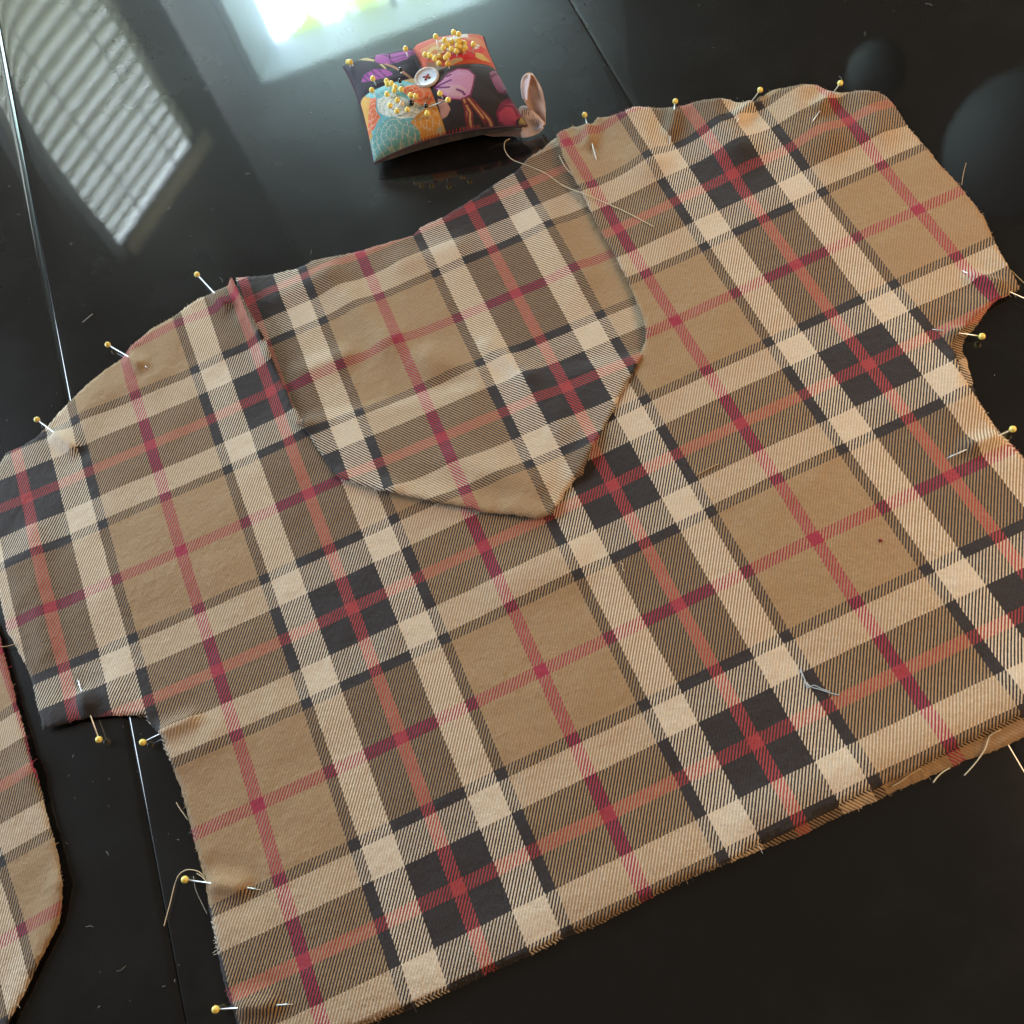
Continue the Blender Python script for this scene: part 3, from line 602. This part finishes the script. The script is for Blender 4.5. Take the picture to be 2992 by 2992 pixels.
def cloth_print_mat(name, rough=.85):
    t = NT(name); a = t.n('ShaderNodeAttribute', attribute_name='print'); co = t.n('ShaderNodeTexCoord').outputs['Object']
    w1 = t.noise(co, 2600, 2); c = t.mix(t.rng(w1, .3, .7, 0, .3), a.outputs['Color'], (.45, .42, .42), 'MULTIPLY')
    t.bump(t.math('ADD', t.math('MULTIPLY', t.noise(co, 320, 3), 1.0), w1), .45, .0004); t.set(Base_Color=c, Roughness=rough, Sheen_Weight=.15); return t.m
M_PRINT = cloth_print_mat('printed_cotton')
BASE = {'TL': (.021, .015, .028), 'TR': (.55, .10, .05), 'BL': (.15, .42, .44), 'BR': (.020, .015, .022)}
def mum_lines(X, c, ring):
    d = X - c; rr = np.hypot(d[:, 0], d[:, 1]) / ring; th = np.arctan2(d[:, 1], d[:, 0]) / (2 * math.pi); k_ = np.floor(rr + .0)
    for _ in range(2):
        nn = np.maximum(3, np.round(5.2 * (k_ + .5))); fr = (th * nn + .5 * (k_ % 2)) % 1.0; sc = rr - .42 * (1 - (2 * np.abs(fr - .5)) ** 2) ; k2 = np.floor(sc + .42); k_ = k2
    return ((sc + .42) % 1.0 < .20) | (np.abs(fr - .5) > .455)
def paint(U, V, patch):
    X = np.c_[U.ravel(), V.ravel()]; C = np.tile(np.array(BASE[patch]), (len(X), 1))
    if patch == 'BL': C[(X[:, 0] > -.30) | (X[:, 0] < -.93)] = (.52, .27, .05); C[(X[:, 1] < -.72) & (X[:, 0] < -.45)] = (.13, .33, .31)
    for p_, kd, c_, wd, pts in PRINT:
        if p_ != patch: continue
        P = np.array(pts)
        if kd == 'line':
            m = np.min([seg_d(X, a, b) for a, b in zip(P[:-1], P[1:])], axis=0) < wd
            C[m] = c_
        else:
            m = inside(X, P); C[m] = c_
            if kd == 'cells':
                e_ = m & mum_lines(X, P.mean(0), wd or .075); C[e_] = np.array(c_) * .35 + np.array([.62, .57, .42]) * .65 if np.mean(c_) < .6 else np.array([.34, .42, .38])
    return C * (.9 + .2 * np.random.rand(len(C), 1))
cushion = empty('pincushion', (*CC[(-1, -1)][:2] * .5 + CC[(1, 1)][:2] * .5, .0)); tag(cushion, 'square patchwork pincushion with a button in its middle, full of pins', 'pincushion')
corg = np.array(cushion.location)
def grid_obj(name, U, V, side, mat, parent, col):
    P = cushion_pt(U, V, side); ny, nx = U.shape
    F = [(j * nx + i, j * nx + i + 1, (j + 1) * nx + i + 1, (j + 1) * nx + i) for j in range(ny - 1) for i in range(nx - 1)]
    if side < 0: F = [tuple(reversed(q)) for q in F]
    return obj(name, P.reshape(-1, 3) - corg, F, mat, parent, col=col)
gh = np.linspace(0, 1, 141); gh = gh ** .9
for pn, su, sv, lb in (('TL', -1, 1, 'dark plum patch with purple leaves'), ('TR', 1, 1, 'red and yellow floral patch'), ('BL', -1, -1, 'aqua and orange petal-print patch'), ('BR', 1, -1, 'dark patch with pink petals')):
    a = np.sort(su * gh); b = np.sort(sv * gh); U, V = np.meshgrid(a, b)
    o = grid_obj('patch', U, V, 1, M_PRINT, cushion, paint(U, V, pn)); o['label'] = lb
U, V = np.meshgrid(np.linspace(-1, 1, 41), np.linspace(-1, 1, 41)); nb = nz(np.c_[U.ravel() * 3, V.ravel() * 3], 3, 1)[:, None]
grid_obj('underside', U, V, -1, M_PRINT, cushion, np.where(nb > .15, np.array([[.10, .05, .05]]), np.array([[.022, .016, .018]])))
# red hand stitching along the closing seam
mb = MB()
for uu in np.arange(-.42, .40, .045):
    a = cushion_pt(uu, -1.0); b = cushion_pt(uu + .022, -.9985); v, f = tube([a + [0, 0, -.0008], (a + b) / 2 + [0, 0, .0006], b + [0, 0, .0004]], .0003, 5); mb.add(np.array(v) - corg, f)
tag(obj('seam_stitching', mb.v, mb.f, threadmat('red_thread', (.40, .02, .03)), cushion), kind='stuff')
mb = MB(); e = np.linspace(-1, 1, 60)
for q in (cushion_pt(e, -1 + 0 * e), cushion_pt(e, 1 + 0 * e), cushion_pt(-1 + 0 * e, e), cushion_pt(1 + 0 * e, e)): mb.add(*(lambda vf: (np.array(vf[0]) - corg, vf[1]))(tube(q, .0009, 6)))
obj('edge_seam', mb.v, mb.f, plain('plum_seam', (.07, .03, .045), .9), cushion)
# button
ctr = on([(1248, 229)], lambda X: np.full(len(X), cushion_pt(0., 0.)[2] + .0042))[0]
bn = np.array([-.06, .0, 1.]); bn /= np.linalg.norm(bn); bx_ = np.cross([0, 1., 0], bn); bx_ /= np.linalg.norm(bx_); by_ = np.cross(bn, bx_)
def lathe(prof, k=40):
    v, f = [], []
    for r_, z_ in prof:
        for j in range(k): a = 2 * math.pi * j / k; v.append(ctr - corg + bx_ * r_ * math.cos(a) + by_ * r_ * math.sin(a) + bn * z_)
    for i in range(len(prof) - 1):
        for j in range(k): f.append((i * k + j, i * k + (j + 1) % k, (i + 1) * k + (j + 1) % k, (i + 1) * k + j))
    return v, f
R_ = .0092
button = obj('button', *lathe([(.0002, -.001), (R_ * .8, -.001), (R_ * .97, 0), (R_, .0009), (R_ * .97, .0018), (R_ * .90, .0021), (R_ * .82, .0019), (R_ * .76, .0011), (R_ * .5, .0008), (.0002, .0007)]), plain('button_rim', (.50, .46, .44), .3, Coat_Weight=.3), cushion)
obj('inlay', *lathe([(R_ * .78, .0012), (R_ * .5, .00095), (.0002, .0009)]), plain('button_inlay', (.56, .60, .70), .25, Coat_Weight=.3), button)
for sx in (-1, 1):
    for sy in (-1, 1):
        c0 = ctr - corg + (bx_ * sx + by_ * sy) * .0019 * .85 + bn * .0011
        v, f = [], []
        for j in range(12): a = 2 * math.pi * j / 12; v.append(c0 + bx_ * .00085 * math.cos(a) + by_ * .00085 * math.sin(a))
        obj('hole', v, [tuple(range(12))], M_BLK, button)
mb = MB()
for a in (1, -1):
    q = [ctr - corg + (bx_ * s_ * a + by_ * s_) * .0017 + bn * (.0010 + .0009 * (1 - abs(s_))) for s_ in (-1, -.5, 0, .5, 1)]; mb.add(*tube(q, .0004, 6))
obj('button_thread', mb.v, mb.f, threadmat('button_red', (.36, .03, .03)), button)
# rolled felt strip and loop at the corner
z_ = lambda x, y, h: at([(x / 2.927 + 980, y / 2.927 + 70)], h)[0]
def strip(name, pairs, mat, n_=6, bow=.0, thick=.0009):
    A, B = spline([z_(*a) for a, b in pairs], n_), spline([z_(*b) for a, b in pairs], n_); m = 7; v = []
    for p0, p1 in zip(A, B):
        d = np.cross(p1 - p0, A[-1] - A[0]); d /= np.linalg.norm(d) + 1e-9
        for s_ in np.linspace(0, 1, m): v.append(p0 * (1 - s_) + p1 * s_ + d * bow * math.sin(math.pi * s_) + (np.random.rand(3) - .5) * .0004 - corg)
    f = [(i * m + j, i * m + j + 1, (i + 1) * m + j + 1, (i + 1) * m + j) for i in range(len(A) - 1) for j in range(m - 1)]
    o = obj(name, v, f, mat, cushion); so = o.modifiers.new('thickness', 'SOLIDIFY'); so.thickness = thick; so.offset = 0
    sb = o.modifiers.new('round', 'SUBSURF'); sb.levels = sb.render_levels = 1
    return o
M_PINK = plain('peach_felt', (.74, .47, .34), .95, Sheen_Weight=.4); M_PALE = plain('pale_pink_felt', (.76, .58, .55), .95, Sheen_Weight=.5); M_GREY = plain('mauve_felt', (.16, .105, .095), .95, Sheen_Weight=.4)
strip('felt_lip', [((1215, 922, .013), (1240, 940, .010)), ((1330, 903, .013), (1340, 962, .004)), ((1480, 888, .013), (1480, 962, .0025)), ((1600, 880, .012), (1590, 970, .0015))], M_GREY, bow=-.002)
strip('loop_band', [((1575, 705, .016), (1540, 930, .002)), ((1625, 700, .017), (1600, 975, .0012)), ((1690, 740, .016), (1680, 962, .0012)), ((1750, 800, .014), (1745, 930, .002)), ((1795, 850, .012), (1785, 880, .008))], M_PALE, bow=.003)
strip('loop_flap', [((1738, 905, .004), (1795, 872, .006)), ((1690, 790, .012), (1797, 790, .014)), ((1635, 700, .020), (1798, 720, .020)), ((1597, 620, .028), (1785, 630, .028)), ((1585, 540, .035), (1765, 560, .035)), ((1592, 475, .040), (1735, 500, .039)), ((1622, 435, .044), (1690, 442, .0435))], M_PINK, bow=-.0035)
strip('loop_lining', [((1600, 640, .0275), (1640, 660, .0275)), ((1583, 550, .0352), (1650, 560, .0357)), ((1592, 472, .0405), (1665, 480, .041)), ((1620, 432, .0444), (1672, 436, .0445))], M_PALE, bow=-.001)
mb = MB()
for (x, y, h) in ((1598, 760, .0145), (1616, 752, .015), (1634, 755, .0148), (1652, 765, .014), (1690, 800, .012), (1705, 820, .0105), (1720, 838, .0095), (1735, 852, .009)):
    p = z_(x, y, h) + (CW - z_(x, y, h)) * .006; d = np.array([.25 + random.uniform(-.1, .1), 0, 1.0]) * random.uniform(.0016, .0026); mb.add(*(lambda vf: (np.array(vf[0]) - corg, vf[1]))(tube([p - d, p, p + d], .00025, 5)))
tag(obj('loop_stitching', mb.v, mb.f, M_THK, cushion), kind='stuff')
# pins standing in the cushion
ug = np.linspace(-.97, .97, 150); UG, VG = np.meshgrid(ug, ug); SG = cushion_pt(UG, VG); dU = np.gradient(SG, axis=1); dV = np.gradient(SG, axis=0)
NG = np.cross(dU, dV); NG /= np.linalg.norm(NG, axis=2)[..., None]
NG = NG * .6 + np.array([0, -.05, .5]); NG /= np.linalg.norm(NG, axis=2)[..., None]
OWN = {(858, 108): 'tallest yellow pin, standing clear of the red floral patch', (600, 212): 'yellow pin standing on the upper purple leaf of the pincushion', (320, 470): 'yellow pin in the lower purple leaf of the pincushion',
       (780, 762): 'yellow pin low on the mustard petals of the pincushion', (890, 595): 'yellow pin beside the base of the pink petal on the pincushion', (1178, 175): 'yellow pin beside the white petals of the red floral patch',
       (314, 567): 'yellow pin over the olive edge of the petal-print patch', (560, 390): 'black ball-head pin on the bare plum cloth below the dark thread', (555, 487): 'black ball-head pin on the seam above the plain aqua', (648, 677): 'large black ball-head pin on the white petals', (778, 697): 'black ball-head pin at the tip of the leaning pin'}
def stick(zx, zy, h, bead, kind, r=.0020, tip=None):
    q = np.array([zx / 2.927 + 980, zy / 2.927 + 70]); Hh = (SG + NG * h).reshape(-1, 3); i = ((pix(Hh) - q) ** 2).sum(1).argmin()
    u_, v_ = UG.ravel()[i], VG.ravel()[i]; where = {(0, 1): 'plum leaf', (1, 1): 'red floral', (0, 0): 'aqua petal', (1, 0): 'pink petal'}[(int(u_ > 0), int(v_ > 0))]
    if tip is None: t_ = SG.reshape(-1, 3)[i] - NG.reshape(-1, 3)[i] * .006 + (np.random.rand(3) - .5) * .003
    else:
        k_ = ((pix(SG.reshape(-1, 3)) - np.array([tip[0] / 2.927 + 980, tip[1] / 2.927 + 70])) ** 2).sum(1).argmin(); t_ = SG.reshape(-1, 3)[k_] + [0, 0, .0003]
    lb = OWN.get((zx, zy), f'{kind} pin stuck in the {where} patch of the pincushion')
    make_pin(Hh[i], t_, lb, f'{kind} pins in the {where} patch', bead, r)
for zx, zy, h in ((858, 108, .013), (932, 138, .007), (1012, 70, .010), (1055, 85, .010), (996, 155, .006), (960, 180, .005), (925, 200, .005), (988, 212, .005), (1040, 150, .007), (1068, 148, .006), (1040, 185, .006), (1062, 197, .005), (1105, 165, .005),
                  (1035, 235, .005), (1112, 205, .005), (1178, 175, .008), (770, 262, .006), (808, 270, .005), (852, 297, .005), (885, 337, .005), (967, 262, .005), (943, 290, .005), (600, 212, .007), (105, 328, .004), (130, 325, .004),
                  (320, 470, .008), (437, 487, .006), (448, 515, .005), (476, 510, .005), (512, 538, .005), (502, 573, .005), (562, 557, .005), (314, 567, .006), (443, 597, .005), (640, 607, .005), (684, 620, .005), (533, 652, .005), (470, 695, .006), (527, 742, .006), (616, 735, .006), (780, 762, .007), (890, 595, .006)):
    stick(zx, zy, h, M_YEL, 'yellow ball-head')
for zx, zy in ((890, 280), (963, 340), (1085, 225)): stick(zx, zy, .004, M_YEL2, 'amber ball-head')
stick(962, 647, .007, M_YEL, 'leaning yellow ball-head', tip=(790, 715))
for zx, zy, r in ((560, 390, .0016), (555, 487, .0016), (648, 677, .0022), (778, 697, .0017)): stick(zx, zy, .003, M_BLK, 'black ball-head', r)
stick(562, 683, .004, M_PRL, 'pearl ball-head')
q = [z_(462, 258, .040), z_(468, 310, .038), z_(500, 335, .037), z_(520, 365, .036)]
tag(obj('loose_thread', *tube(spline(q, 5), .0003, 5), threadmat('navy_thread', (.02, .02, .05))), 'dark blue thread end lying on the plum leaf patch of the pincushion', 'thread')

# ------------------------------------------------------------------ hanging globe lamps, unlit, that show as dim discs in the table
M_GLOBE = plain('opal_glass', (.25, .25, .24), .7)
for q, dist, rad, lb in (((2985, 430), 1.6, .150, 'large unlit opal globe lamp mirrored dimly in the table'), ((2560, 210), 1.9, .070, 'small unlit opal globe lamp mirrored dimly in the table')):
    d = ray([q])[0]; d[2] *= -1; c = at([q])[0] + d * dist
    t_ = empty('globe_lamp', c); tag(t_, lb, 'lamp')
    obj('shade', *sphere((0, 0, 0), rad, 32, 20), M_GLOBE, t_); obj('stem', *tube([(0, 0, rad * .95), (0, 0, 1.2)], .006, 8), M_BLK, t_)
